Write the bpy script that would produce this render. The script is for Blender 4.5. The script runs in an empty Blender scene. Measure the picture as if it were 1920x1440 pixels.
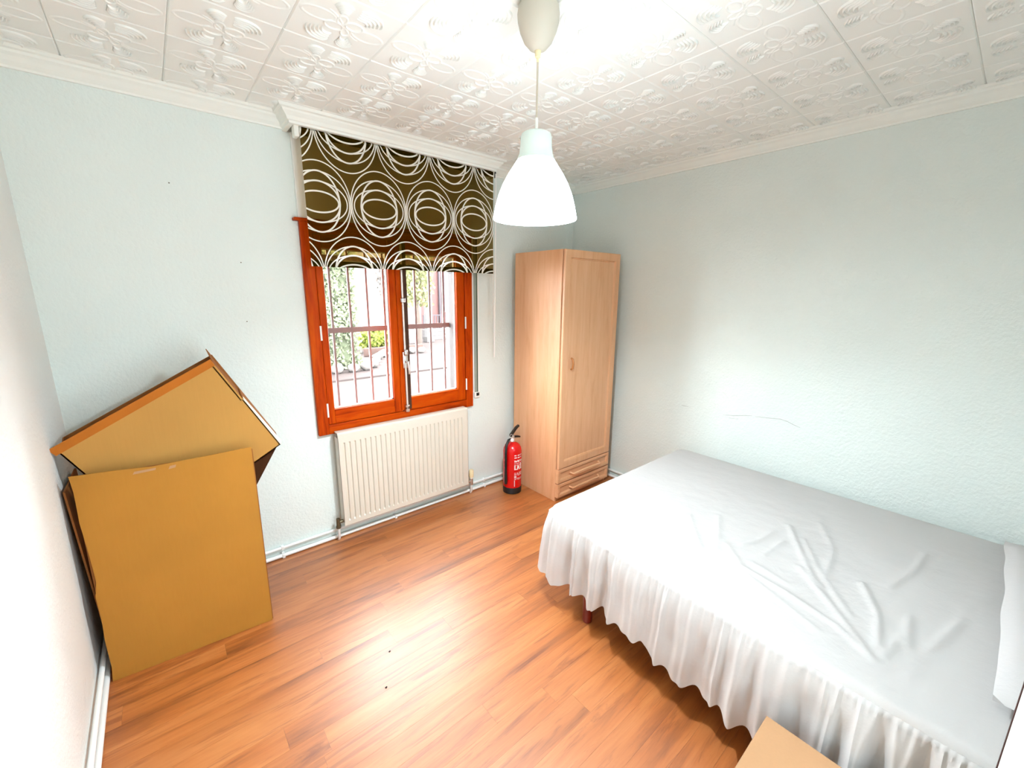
import bpy, bmesh, math, random
from mathutils import Vector, Matrix, noise

random.seed(7)
S = bpy.context.scene
COL = S.collection
PI = math.pi

# ------------------------------------------------------------------ camera
YAW, PITCH, ROLL, FPX = 0.7006, 0.2165, 0.0088, 790.363
cy, sy, cp, sp = math.cos(YAW), math.sin(YAW), math.cos(PITCH), math.sin(PITCH)
fwd = Vector((sy*cp, cy*cp, -sp)); rgt = Vector((cy, -sy, 0)); upv = rgt.cross(fwd)
cr, sr = math.cos(ROLL), math.sin(ROLL)
r2 = cr*rgt + sr*upv; u2 = -sr*rgt + cr*upv
cam_data = bpy.data.cameras.new('camera')
cam_data.sensor_fit = 'HORIZONTAL'; cam_data.sensor_width = 36.0
cam_data.lens = 36.0*FPX/1920.0
cam_data.clip_start = 0.02; cam_data.clip_end = 200
cam = bpy.data.objects.new('camera', cam_data); COL.objects.link(cam)
cam.matrix_world = Matrix(((r2.x, u2.x, -fwd.x, -2.8645), (r2.y, u2.y, -fwd.y, -2.5964),
                           (r2.z, u2.z, -fwd.z, 1.5586), (0, 0, 0, 1)))
S.camera = cam

# ------------------------------------------------------------------ world, lights, exposure
SKY, LAMP, BULB, HALL_FILL = 20.0, 9.5, 1020.0, 21.0
W = bpy.data.worlds.new('sky'); S.world = W; W.use_nodes = True
W.node_tree.nodes['Background'].inputs[0].default_value = (0.93, 0.97, 1.0, 1)
W.node_tree.nodes['Background'].inputs[1].default_value = SKY
hl = bpy.data.lights.new('doorway_fill', 'AREA'); hl.shape = 'RECTANGLE'; hl.size = 0.78; hl.size_y = 1.95
hl.energy = HALL_FILL; hl.color = (0.80, 0.93, 1.0)
hlo = bpy.data.objects.new('doorway_fill', hl); COL.objects.link(hlo)
hlo.location = (-2.05, -3.62, 1.05); hlo.rotation_euler = (PI/2, 0, 0)   # added fill light, aimed from the doorway into the room
S.view_settings.view_transform = 'Standard'; S.view_settings.look = 'None'
S.view_settings.gamma = 1.0; S.view_settings.use_curve_mapping = False
S.view_settings.exposure = 1.0
S.cycles.use_denoising = True
S.cycles.max_bounces = 10; S.cycles.diffuse_bounces = 6; S.cycles.transparent_max_bounces = 12
S.cycles.sample_clamp_indirect = 6.0
S.cycles.caustics_reflective = False; S.cycles.caustics_refractive = False

# ------------------------------------------------------------------ materials
def srgb(r, g, b):
    f = lambda c: (c/255/12.92) if c/255 <= 0.04045 else ((c/255+0.055)/1.055)**2.4
    return (f(r), f(g), f(b), 1)

class NT:
    def __init__(s, name):
        s.m = bpy.data.materials.new(name); s.m.use_nodes = True
        s.t = s.m.node_tree; s.n = s.t.nodes; s.b = s.n['Principled BSDF']; s.out = s.n['Material Output']
    def add(s, typ, **kw):
        n = s.n.new(typ)
        for k, v in kw.items():
            if k.startswith('i_'): s.inp(n, k[2:], v)
            else: setattr(n, k, v)
        return n
    def inp(s, n, k, v):
        k = int(k) if k.isdigit() else k.replace('_', ' ')
        if hasattr(v, 'is_output') or isinstance(v, bpy.types.NodeSocket): s.t.links.new(v, n.inputs[k])
        else: n.inputs[k].default_value = v
    def link(s, a, b): s.t.links.new(a, b)
    def math(s, op, a, b=None, c=None):
        n = s.n.new('ShaderNodeMath'); n.operation = op
        for i, v in enumerate((a, b, c)):
            if v is None: continue
            if isinstance(v, bpy.types.NodeSocket): s.t.links.new(v, n.inputs[i])
            else: n.inputs[i].default_value = v
        return n.outputs[0]
    def coord(s, scale=(1, 1, 1), kind='Object', rot=(0, 0, 0)):
        tc = s.n.new('ShaderNodeTexCoord'); mp = s.n.new('ShaderNodeMapping')
        mp.inputs['Scale'].default_value = scale; mp.inputs['Rotation'].default_value = rot
        s.t.links.new(tc.outputs[kind], mp.inputs['Vector']); return mp.outputs[0]
    def noise(s, vec, scale, detail=3, rough=0.5, dist=0.0):
        n = s.n.new('ShaderNodeTexNoise'); s.t.links.new(vec, n.inputs['Vector'])
        n.inputs['Scale'].default_value = scale; n.inputs['Detail'].default_value = detail
        n.inputs['Roughness'].default_value = rough; n.inputs['Distortion'].default_value = dist
        return n.outputs['Fac']
    def ramp(s, fac, stops):
        n = s.n.new('ShaderNodeValToRGB'); s.t.links.new(fac, n.inputs[0])
        e = n.color_ramp.elements
        while len(e) < len(stops): e.new(0.5)
        for el, (p, c) in zip(e, stops): el.position = p; el.color = c
        return n.outputs[0]
    def mix(s, fac, a, b, mode='MIX'):
        n = s.n.new('ShaderNodeMix'); n.data_type = 'RGBA'; n.blend_type = mode
        for k, v in ((0, fac), (6, a), (7, b)):
            if isinstance(v, bpy.types.NodeSocket): s.t.links.new(v, n.inputs[k])
            else: n.inputs[k].default_value = v
        return n.outputs[2]
    def bump(s, h, strength=0.3, dist=0.01):
        n = s.n.new('ShaderNodeBump'); n.inputs['Strength'].default_value = strength
        n.inputs['Distance'].default_value = dist; s.t.links.new(h, n.inputs['Height'])
        s.t.links.new(n.outputs[0], s.b.inputs['Normal'])
    def col(s, v, rough=0.5, spec=0.5, metal=0.0):
        if isinstance(v, bpy.types.NodeSocket): s.t.links.new(v, s.b.inputs['Base Color'])
        else: s.b.inputs['Base Color'].default_value = v
        s.b.inputs['Roughness'].default_value = rough
        s.b.inputs['Specular IOR Level'].default_value = spec
        s.b.inputs['Metallic'].default_value = metal
        return s

def plain(name, c, rough=0.5, spec=0.5, metal=0.0, var=0.06, scale=18):
    t = NT(name); v = t.coord()
    n = t.noise(v, scale, 4)
    dark = tuple(x*(1-var) for x in c[:3])+(1,)
    t.col(t.ramp(n, [(0.3, dark), (0.7, c)]), rough, spec, metal)
    return t

def paint(name, c, strength=0.6, scale=70):
    t = NT(name); v = t.coord()
    a = t.noise(v, 2.2, 3); c2 = tuple(x*0.96 for x in c[:3])+(1,)
    t.col(t.ramp(a, [(0.3, c2), (0.7, c)]), 0.75, 0.25)
    h = t.math('ADD', t.noise(v, scale, 3, 0.55), t.math('MULTIPLY', t.noise(v, scale*0.28, 2), 0.8))
    t.bump(h, strength, 0.006)
    return t.m

M = {}
M['wall'] = paint('aqua_wall_paint', srgb(226, 235, 231))
M['wall_white'] = paint('white_wall_paint', srgb(234, 236, 233))
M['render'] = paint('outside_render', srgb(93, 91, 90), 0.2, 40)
M['plaster'] = plain('white_cornice', srgb(240, 243, 237), 0.7, 0.3, var=0.02).m
M['tile'] = plain('polystyrene_tile', srgb(241, 244, 240), 0.75, 0.25, var=0.02, scale=5).m
M['white_gloss'] = plain('white_gloss_paint', srgb(240, 240, 236), 0.35, 0.5, var=0.02).m
M['white_plastic'] = plain('white_plastic', srgb(238, 238, 230), 0.4, 0.5, var=0.02).m
M['rose'] = plain('ivory_plastic', srgb(196, 190, 175), 0.5, 0.4, var=0.02).m
M['cordm'] = plain('beige_cord', srgb(196, 186, 168), 0.6, 0.3).m
M['rad'] = plain('cream_enamel', srgb(213, 206, 192), 0.35, 0.5, var=0.02).m
M['cream'] = plain('cream_plastic', srgb(236, 222, 180), 0.45, 0.5, var=0.03).m
M['pipe'] = plain('white_pipe_paint', srgb(240, 242, 240), 0.35, 0.5, var=0.03).m
M['chrome'] = plain('chrome', (0.75, 0.75, 0.75, 1), 0.22, 0.5, 1.0, var=0.05).m
M['bronze'] = plain('dull_brass', srgb(120, 108, 84), 0.4, 0.5, 0.8, var=0.3, scale=60).m
M['steel'] = plain('satin_steel', srgb(225, 220, 214), 0.3, 0.5, 0.7, var=0.1, scale=60).m
M['black'] = plain('black_plastic', srgb(22, 20, 20), 0.4, 0.5, var=0.2).m
M['brown_dark'] = plain('dark_wood_groove', srgb(70, 38, 16), 0.6, 0.3, var=0.4, scale=60).m
M['red'] = plain('red_enamel', srgb(206, 4, 8), 0.25, 0.6, var=0.05).m
M['print'] = plain('white_print', srgb(240, 226, 226), 0.5, 0.3, var=0.05).m
M['legwood'] = plain('dark_red_wood', srgb(120, 30, 14), 0.35, 0.5, var=0.2, scale=30).m
M['edge'] = plain('dark_door_edge', srgb(58, 16, 10), 0.5, 0.3, var=0.3, scale=80).m
M['slat'] = plain('bed_base_fabric', srgb(150, 120, 95), 0.8, 0.2).m
M['mattress'] = plain('mattress_fabric', srgb(235, 232, 225), 0.9, 0.1, var=0.03).m
M['crumb'] = plain('dark_crumb', srgb(30, 22, 18), 0.7, 0.2).m
M['hole'] = plain('nail_hole', srgb(120, 112, 95), 0.9, 0.1).m
M['crackm'] = plain('plaster_crack', srgb(178, 184, 180), 0.9, 0.1, var=0.25, scale=90).m
M['grey_strap'] = plain('grey_strap', srgb(150, 158, 146), 0.7, 0.3, var=0.1, scale=90).m
M['strap_edge'] = plain('green_grey_strap_edge', srgb(84, 100, 80), 0.7, 0.3).m
M['hem_and_shadow'] = plain('dark_hem_and_box_shadow', srgb(60, 34, 16), 0.9, 0.1).m  # dark blind hem; on the box this colour stands for shadow
M['iron'] = plain('brown_iron', srgb(140, 123, 121), 0.6, 0.3, var=0.1).m

def wood(name, light, mid, dark, axis='Z', rough=0.35, spec=0.5, scale=1.0, rnd=False, coat=0.0):
    t = NT(name)
    sc = {'X': (1.3, 16, 16), 'Y': (16, 1.3, 16), 'Z': (16, 16, 1.3)}[axis]
    v = t.coord(tuple(x*scale for x in sc))
    if rnd:
        oi = t.n.new('ShaderNodeObjectInfo')
        ad = t.n.new('ShaderNodeVectorMath'); ad.operation = 'ADD'
        cx = t.n.new('ShaderNodeCombineXYZ')
        t.link(t.math('MULTIPLY', oi.outputs['Random'], 37.0), cx.inputs[0])
        t.link(t.math('MULTIPLY', oi.outputs['Random'], 91.0), cx.inputs[1])
        t.link(v, ad.inputs[0]); t.link(cx.outputs[0], ad.inputs[1]); v = ad.outputs[0]
    a = t.noise(v, 1.0, 6, 0.62, 0.6)
    b = t.noise(v, 5.5, 4, 0.6, 0.2)
    f = t.math('ADD', t.math('MULTIPLY', a, 0.75), t.math('MULTIPLY', b, 0.25))
    c = t.ramp(f, [(0.3, dark), (0.48, mid), (0.66, light)])
    if rnd:
        st = t.ramp(t.noise(v, 2.6, 5, 0.7, 1.2), [(0.36, (0.62, 0.50, 0.40, 1)), (0.47, (1, 1, 1, 1))])
        c = t.mix(0.85, c, st, 'MULTIPLY')
        c = t.mix(0.55, c, t.ramp(oi.outputs['Random'], [(0.0, (0.84, 0.82, 0.80, 1)), (0.25, (1, 1, 1, 1)), (0.8, (1.0, 0.99, 0.97, 1)), (1.0, (0.93, 0.92, 0.92, 1))]), 'MULTIPLY')
    t.col(c, rough, spec)
    if coat: t.b.inputs['Coat IOR'].default_value = 1.8; t.b.inputs['Coat Weight'].default_value = coat; t.b.inputs['Coat Roughness'].default_value = rough
    t.bump(f, 0.06, 0.004)
    return t.m

M['floor'] = wood('laminate_oak', srgb(192, 123, 66), srgb(172, 98, 39), srgb(103, 46, 9), 'X', 0.41, 0.25, 0.6, True, 1.0)
M['floor_base'] = plain('floor_underlay', srgb(120, 72, 36), 0.8, 0.2).m
M['beech_v'] = wood('beech_laminate', srgb(225, 176, 136), srgb(219, 167, 125), srgb(205, 149, 105), 'Z', 0.42, 0.4, 1.2)
M['beech_h'] = wood('beech_laminate_cross', srgb(225, 176, 136), srgb(219, 167, 125), srgb(205, 149, 105), 'X', 0.42, 0.4, 1.2)
M['beech_dark'] = plain('beech_handle', srgb(190, 120, 60), 0.4, 0.5, var=0.1).m
M['maho_v'] = wood('varnished_red_wood_v', srgb(190, 78, 4), srgb(172, 58, 2), srgb(103, 20, 2), 'Z', 0.4, 0.06, 1.4)
M['maho_h'] = wood('varnished_red_wood_h', srgb(190, 78, 4), srgb(172, 58, 2), srgb(103, 20, 2), 'X', 0.4, 0.06, 1.4)

def kraft(name, c, k=0.9):
    t = NT(name); v = t.coord()
    a = t.noise(v, 3, 4); b = t.noise(t.coord((1, 1, 0.05)), 160, 2)
    c2 = tuple(x*k for x in c[:3])+(1,)
    col = t.ramp(t.math('ADD', t.math('MULTIPLY', a, 0.8), t.math('MULTIPLY', b, 0.2)), [(0.35, c2), (0.65, c)])
    t.col(col, 0.8, 0.2); t.bump(b, 0.05, 0.002)
    return t.m
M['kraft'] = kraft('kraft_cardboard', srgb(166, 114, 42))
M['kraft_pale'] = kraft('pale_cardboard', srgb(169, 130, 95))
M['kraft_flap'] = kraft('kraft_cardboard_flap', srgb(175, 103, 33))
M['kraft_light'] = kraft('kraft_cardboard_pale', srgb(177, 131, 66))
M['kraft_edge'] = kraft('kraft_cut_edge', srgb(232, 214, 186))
M['kraft_shaded'] = kraft('kraft_cardboard_shaded', srgb(138, 85, 40))  # darker cardboard: shade of inner and rear parts is in the colour
M['lit_flap'] = plain('lamplit_flap_tone', srgb(240, 226, 200), 0.9, 0.1).m  # pale tone carries the lamp light on the side flap
M['tape'] = plain('packing_tape', srgb(190, 140, 80), 0.25, 0.5).m

def cloth(name, c, strength, scale, transl=0.0):
    t = NT(name); v = t.coord()
    f = t.math('ADD', t.noise(v, scale, 4, 0.6, 0.8), t.math('MULTIPLY', t.noise(v, scale*6, 2), 0.25))
    t.col(c, 0.9, 0.1); t.bump(f, strength, 0.01)
    if transl:
        tr = t.n.new('ShaderNodeBsdfTranslucent'); tr.inputs[0].default_value = c
        mx = t.n.new('ShaderNodeMixShader'); mx.inputs[0].default_value = transl
        t.link(t.b.outputs[0], mx.inputs[1]); t.link(tr.outputs[0], mx.inputs[2]); t.link(mx.outputs[0], t.out.inputs[0])
    return t.m
M['sheet'] = cloth('white_cotton', srgb(186, 184, 182), 0.25, 12)
M['ruffle'] = cloth('white_cotton_ruffle', srgb(206, 205, 204), 0.15, 14, 0.15)
M['pillow'] = cloth('white_pillow_cotton', srgb(188, 186, 185), 0.25, 10)

def glass():
    t = NT('window_glass')
    tr = t.n.new('ShaderNodeBsdfTransparent'); gl = t.n.new('ShaderNodeBsdfGlossy'); gl.inputs['Roughness'].default_value = 0.02
    lw = t.n.new('ShaderNodeLayerWeight'); lw.inputs[0].default_value = 0.5
    fac = t.math('ADD', 0.04, t.math('MULTIPLY', t.math('POWER', lw.outputs['Facing'], 5.0), 0.9))
    mx = t.n.new('ShaderNodeMixShader')
    t.link(fac, mx.inputs[0]); t.link(tr.outputs[0], mx.inputs[1]); t.link(gl.outputs[0], mx.inputs[2])
    t.link(mx.outputs[0], t.out.inputs[0]); return t.m
M['glass'] = glass()

def glow(name, c, e, strength):
    t = NT(name); t.col(c, 0.5, 0.3)
    t.b.inputs['Emission Color'].default_value = e; t.b.inputs['Emission Strength'].default_value = strength
    return t.m
M['shade'] = glow('lit_lamp_shade', srgb(245, 245, 240), (0.81, 0.925, 1.0, 1), LAMP)
M['bulb'] = glow('lit_bulb', srgb(245, 245, 240), (0.81, 0.925, 1.0, 1), BULB)
M['neck'] = glow('lamp_shade_neck', srgb(196, 208, 200), (0.9, 1.0, 0.94, 1), 0.08)

def blind():
    t = NT('circle_print_blind')
    geo = t.n.new('ShaderNodeTexCoord'); sep = t.n.new('ShaderNodeSeparateXYZ'); t.link(geo.outputs['Object'], sep.inputs[0])
    PX, PZ = 0.3305, 0.730          # object coordinates: x across, z up, origin at a medallion centre
    rings = [(0.165, 0.200, 0.0030), (0.158, 0.150, 0.0030), (0.146, 0.101, 0.0030), (0.107, 0.151, 0.0042), (0.108, 0.102, 0.0042), (0.101, 0.052, 0.0042)]
    tot = None
    for ox, oz in ((0, 0), (PX/2, PZ/2)):
        def wrap(s, o, p):
            a = t.math('ADD', s, p/2-o)
            return t.math('SUBTRACT', t.math('FLOORED_MODULO', a, p), p/2)
        u = wrap(sep.outputs[0], ox, PX); v = wrap(sep.outputs[2], oz, PZ)
        for a, b, w in rings:
            r = t.math('SQRT', t.math('ADD', t.math('POWER', t.math('ABSOLUTE', t.math('DIVIDE', u, a)), 2), t.math('POWER', t.math('ABSOLUTE', t.math('DIVIDE', v, b)), 2)))
            g = t.math('SQRT', t.math('ADD', t.math('POWER', t.math('ABSOLUTE', t.math('DIVIDE', u, a*a)), 2), t.math('POWER', t.math('ABSOLUTE', t.math('DIVIDE', v, b*b)), 2)))
            d = t.math('ABSOLUTE', t.math('DIVIDE', t.math('MULTIPLY', t.math('SUBTRACT', r, 1.0), r), g))
            m = t.math('LESS_THAN', d, w)
            tot = m if tot is None else t.math('MAXIMUM', tot, m)
    weave = t.noise(t.coord((1, 1, 1)), 420, 2)
    base = t.ramp(weave, [(0.3, srgb(46, 36, 2)), (0.7, srgb(60, 47, 5))])
    t.col(t.mix(tot, base, srgb(250, 247, 236)), 0.95, 0.0)
    tl = t.n.new('ShaderNodeBsdfTranslucent'); t.link(t.mix(tot, base, srgb(250, 247, 236)), tl.inputs[0])
    m1 = t.n.new('ShaderNodeMixShader'); m1.inputs[0].default_value = 0.25
    t.link(t.b.outputs[0], m1.inputs[1]); t.link(tl.outputs[0], m1.inputs[2])
    tr = t.n.new('ShaderNodeBsdfTransparent'); tr.inputs[0].default_value = (1.0, 0.72, 0.30, 1); m2 = t.n.new('ShaderNodeMixShader')
    t.link(t.math('MULTIPLY', t.math('SUBTRACT', 1.0, tot), 0.26), m2.inputs[0])
    t.link(m1.outputs[0], m2.inputs[1]); t.link(tr.outputs[0], m2.inputs[2]); t.link(m2.outputs[0], t.out.inputs[0])
    return t.m
M['blind'] = blind()

def leaf(name, c, c2, transl=0.35):
    t = NT(name); v = t.coord()
    n = t.noise(v, 9, 2); col = t.ramp(n, [(0.3, c2), (0.7, c)])
    t.col(col, 0.6, 0.3)
    tr = t.n.new('ShaderNodeBsdfTranslucent'); t.link(col, tr.inputs[0])
    mx = t.n.new('ShaderNodeMixShader'); mx.inputs[0].default_value = transl
    t.link(t.b.outputs[0], mx.inputs[1]); t.link(tr.outputs[0], mx.inputs[2]); t.link(mx.outputs[0], t.out.inputs[0])
    return t.m
M['leaf_hedge'] = leaf('hedge_leaf', srgb(110, 115, 92), srgb(81, 90, 67))
M['leaf_core'] = plain('hedge_twigs', srgb(69, 74, 58), 0.9, 0.1, var=0.3, scale=8).m
M['leaf_bush'] = leaf('yellow_green_leaf', srgb(101, 107, 34), srgb(86, 97, 28))
M['leaf_vine'] = leaf('vine_leaf', srgb(98, 98, 63), srgb(81, 84, 52))
M['leaf_dry'] = leaf('dry_leaf', srgb(81, 72, 66), srgb(63, 56, 50))
M['trunk'] = plain('pale_trunk', srgb(73, 65, 60), 0.9, 0.1, var=0.3, scale=20).m
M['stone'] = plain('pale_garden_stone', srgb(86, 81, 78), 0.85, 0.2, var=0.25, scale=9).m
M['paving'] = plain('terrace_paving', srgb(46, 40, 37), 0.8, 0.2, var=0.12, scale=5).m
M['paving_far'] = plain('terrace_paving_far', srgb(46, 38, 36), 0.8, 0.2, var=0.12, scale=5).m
M['pinkwall'] = plain('pink_house_wall', srgb(82, 56, 54), 0.85, 0.2, var=0.05, scale=6).m
M['planter'] = plain('terracotta_planter', srgb(68, 52, 47), 0.85, 0.2, var=0.1).m
M['shutter'] = plain('lilac_grey_shutter', srgb(71, 63, 68), 0.6, 0.3, var=0.08).m
M['railing'] = plain('grey_violet_railing', srgb(47, 41, 45), 0.6, 0.3, var=0.1).m
M['step'] = plain('pale_step', srgb(72, 68, 67), 0.8, 0.2, var=0.04).m

# ------------------------------------------------------------------ mesh helpers
class MB:
    def __init__(s): s.v = []; s.f = []
    def add(s, vs, fs):
        o = len(s.v); s.v += [tuple(p) for p in vs]; s.f += [tuple(i+o for i in f) for f in fs]; return s
    def box(s, x0, x1, y0, y1, z0, z1, bev=0.0):
        x0, x1 = sorted((x0, x1)); y0, y1 = sorted((y0, y1)); z0, z1 = sorted((z0, z1))
        b = min(bev, (x1-x0)*0.45, (y1-y0)*0.45, (z1-z0)*0.45)
        if b <= 0:
            vs = [(x, y, z) for z in (z0, z1) for y in (y0, y1) for x in (x0, x1)]
            return s.add(vs, [(0, 2, 3, 1), (4, 5, 7, 6), (0, 1, 5, 4), (2, 6, 7, 3), (0, 4, 6, 2), (1, 3, 7, 5)])
        bm = bmesh.new(); bmesh.ops.create_cube(bm, size=1)
        for v in bm.verts: v.co = Vector(((x0+x1)/2+v.co.x*(x1-x0), (y0+y1)/2+v.co.y*(y1-y0), (z0+z1)/2+v.co.z*(z1-z0)))
        bmesh.ops.bevel(bm, geom=bm.edges[:], offset=b, segments=2, profile=0.5, affect='EDGES')
        s.bm(bm); return s
    def bm(s, bm):
        bm.verts.index_update()
        s.add([v.co[:] for v in bm.verts], [[v.index for v in f.verts] for f in bm.faces]); bm.free()
    def tube(s, pts, r, n=10, cap=True):
        pts = [Vector(p) for p in pts]; rs = r if isinstance(r, (list, tuple)) else [r]*len(pts)
        up = None; vs = []
        for i, p in enumerate(pts):
            d = (pts[min(i+1, len(pts)-1)]-pts[max(i-1, 0)]).normalized()
            if up is None: up = Vector((0, 0, 1)) if abs(d.z) < 0.9 else Vector((1, 0, 0))
            a = d.cross(up).normalized(); b = a.cross(d).normalized(); up = b
            vs += [p+rs[i]*(math.cos(2*PI*k/n)*a+math.sin(2*PI*k/n)*b) for k in range(n)]
        fs = [(i*n+k, i*n+(k+1) % n, (i+1)*n+(k+1) % n, (i+1)*n+k) for i in range(len(pts)-1) for k in range(n)]
        if cap: fs += [tuple(range(n))[::-1], tuple(range((len(pts)-1)*n, len(pts)*n))]
        return s.add(vs, fs)
    def lathe(s, prof, c=(0, 0, 0), n=32, closed=False):
        vs = [(c[0]+r*math.cos(2*PI*k/n), c[1]+r*math.sin(2*PI*k/n), c[2]+z) for r, z in prof for k in range(n)]
        m = len(prof); fs = []
        for i in range(m if closed else m-1):
            j = (i+1) % m
            fs += [(i*n+k, i*n+(k+1) % n, j*n+(k+1) % n, j*n+k) for k in range(n)]
        if not closed:
            if prof[0][0] > 1e-6: fs.append(tuple(range(n))[::-1])
            if prof[-1][0] > 1e-6: fs.append(tuple(range((m-1)*n, m*n)))
        return s.add(vs, fs)
    def prism(s, poly, d):
        """polygon (list of 3-D points) pushed along vector d"""
        n = len(poly); d = Vector(d)
        vs = [Vector(p) for p in poly]+[Vector(p)+d for p in poly]
        return s.add(vs, [tuple(range(n))[::-1], tuple(range(n, 2*n))]+[(i, (i+1) % n, n+(i+1) % n, n+i) for i in range(n)])
    def sweep(s, path, prof, cap=True):
        """profile (out, z) swept along a 2-D path with mitred corners; 'out' is to the right of travel"""
        P = [Vector(p) for p in path]; m = len(prof); vs = []
        for i, p in enumerate(P):
            ds = []
            if i > 0: ds.append((p-P[i-1]).normalized())
            if i < len(P)-1: ds.append((P[i+1]-p).normalized())
            ns = [Vector((d.y, -d.x)) for d in ds]
            nn = (ns[0]+ns[-1]); nn = nn/nn.length_squared*2 if len(ns) > 1 else ns[0]
            vs += [(p.x+nn.x*o, p.y+nn.y*o, z) for o, z in prof]
        fs = [(i*m+k, (i+1)*m+k, (i+1)*m+k+1, i*m+k+1) for i in range(len(P)-1) for k in range(m-1)]
        if cap: fs += [tuple(range(m)), tuple(range((len(P)-1)*m, len(P)*m))[::-1]]
        return s.add(vs, fs)
    def mesh(s, name, mat, off=(0, 0, 0), smooth=False):
        me = bpy.data.meshes.new(name)
        o = Vector(off)
        me.from_pydata([tuple(Vector(p)-o) for p in s.v], [], s.f)
        bm = bmesh.new(); bm.from_mesh(me); bmesh.ops.recalc_face_normals(bm, faces=bm.faces[:]); bm.to_mesh(me); bm.free()
        me.materials.append(mat)
        if smooth:
            me.polygons.foreach_set('use_smooth', [True]*len(me.polygons))
            try: me.set_sharp_from_angle(angle=math.radians(40))
            except Exception: pass
        me.update(); return me

def wloc(o):
    l = Vector((0, 0, 0))
    while o is not None: l += o.location; o = o.parent
    return l
def thing(name, loc, label, cat, group=None):
    o = bpy.data.objects.new(name, None); COL.objects.link(o); o.location = loc; o.empty_display_size = 0.1
    o['label'] = label; o['category'] = cat
    if group: o['group'] = group
    return o
def part(name, mb, mat, parent, smooth=False, label=None, org=None):
    """mesh built in world coordinates; org = world origin of the part (default: the parent's)"""
    org = wloc(parent) if org is None else Vector(org)
    o = bpy.data.objects.new(name, mb.mesh(name, mat, org, smooth)); COL.objects.link(o)
    o.parent = parent; o.location = org-wloc(parent)
    if label: o['label'] = label
    return o
def solo(name, mb, mat, loc, label, cat, group=None, smooth=False):
    o = bpy.data.objects.new(name, mb.mesh(name, mat, loc, smooth)); COL.objects.link(o); o.location = loc
    o['label'] = label; o['category'] = cat
    if group: o['group'] = group
    return o
def struct(name, mb, mat, label=None, smooth=False, loc=(0, 0, 0)):
    o = bpy.data.objects.new(name, mb.mesh(name, mat, loc, smooth)); COL.objects.link(o); o.location = loc
    o['kind'] = 'structure'
    if label: o['label'] = label
    return o

# ------------------------------------------------------------------ room
XL, YR, H = -3.226, -3.42, 2.42          # left wall, rear wall, ceiling; right wall x=0, window wall y=0
WX0, WX1, WZ0, WZ1 = -2.165, -1.118, 0.735, 1.895    # hole in the window wall
mb = MB()
mb.box(XL-0.15, WX0, 0, 0.25, -0.15, H+0.1); mb.box(WX1, 0.15, 0, 0.25, -0.15, H+0.1)
mb.box(WX0, WX1, 0, 0.25, -0.15, WZ0); mb.box(WX0, WX1, 0, 0.25, WZ1, H+0.1)
wall_back = struct('wall_back', mb, M['wall'], 'pale aqua textured wall with the window in it')
wall_left = struct('wall_left', MB().box(XL-0.15, XL, YR, 0, -0.15, H+0.1), M['wall_white'], 'white textured wall at the left edge of the picture')
wall_right = struct('wall_right', MB().box(0, 0.15, YR, 0, -0.15, H+0.1), M['wall'], 'pale aqua textured wall behind the bed')
mb = MB(); DX0, DX1, DZ = -2.47, -1.63, 2.04
mb.box(XL-0.15, DX0, YR-0.12, YR, -0.15, H+0.1); mb.box(DX1, 0.15, YR-0.12, YR, -0.15, H+0.1); mb.box(DX0, DX1, YR-0.12, YR, DZ, H+0.1)
struct('wall_rear', mb, M['wall_white'], 'white wall with the doorway behind the camera')
mb = MB(); mb.box(-2.9, -1.2, YR-1.0, YR-0.9, -0.15, H+0.1); mb.box(-3.0, -2.9, YR-1.0, YR-0.121, -0.15, H+0.1); mb.box(-1.2, -1.1, YR-1.0, YR-0.121, -0.15, H+0.1)  # unseen box added to shut sky light out of the doorway
mb.box(-3.0, -1.1, YR-1.0, YR-0.121, H, H+0.1); mb.box(-3.0, -1.1, YR-1.0, YR-0.121, -0.15, -0.012)
struct('wall_sky_block', mb, M['wall_white'], 'unseen white box added behind the doorway to keep sky light out')
for (xx, yy, zz) in ((-2.731, 0, 2.028), (-2.488, 0, 1.69), (-2.494, 0, 1.392)):
    n = MB().lathe([(0, 0.001), (0.0018, 0.0008), (0.003, 0)], n=8)
    n.v = [(xx+a, yy-c, zz+b) for a, b, c in n.v]
    part('nail_hole', n, M['hole'], wall_back)
def strip(pts, w, nrm, lift=0.0008):
    m = MB(); nrm = Vector(nrm); P = [Vector(p)+nrm*lift for p in pts]; vs = []
    for i, p in enumerate(P):
        d = (P[min(i+1, len(P)-1)]-P[max(i-1, 0)]).normalized(); s = d.cross(nrm)*w*(0.5 if i in (0, len(P)-1) else 1)
        vs += [p+s, p-s]
    m.add(vs, [(2*i, 2*i+1, 2*i+3, 2*i+2) for i in range(len(P)-1)]); return m
for pts in ([(0, -1.12, 0.757), (0, -1.146, 0.7565), (0, -1.175, 0.758)],
            [(0, -1.42, 0.754), (0, -1.49, 0.764), (0, -1.56, 0.782), (0, -1.60, 0.789)],
            [(0, -1.46, 0.742), (0, -1.52, 0.748)],
            [(0, -1.62, 0.789), (0, -1.70, 0.798), (0, -1.76, 0.806), (0, -1.80, 0.800), (0, -1.83, 0.789), (0, -1.87, 0.779)]):
    part('crack', strip(pts, 0.0013, (-1, 0, 0)), M['crackm'], wall_right)

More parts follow.
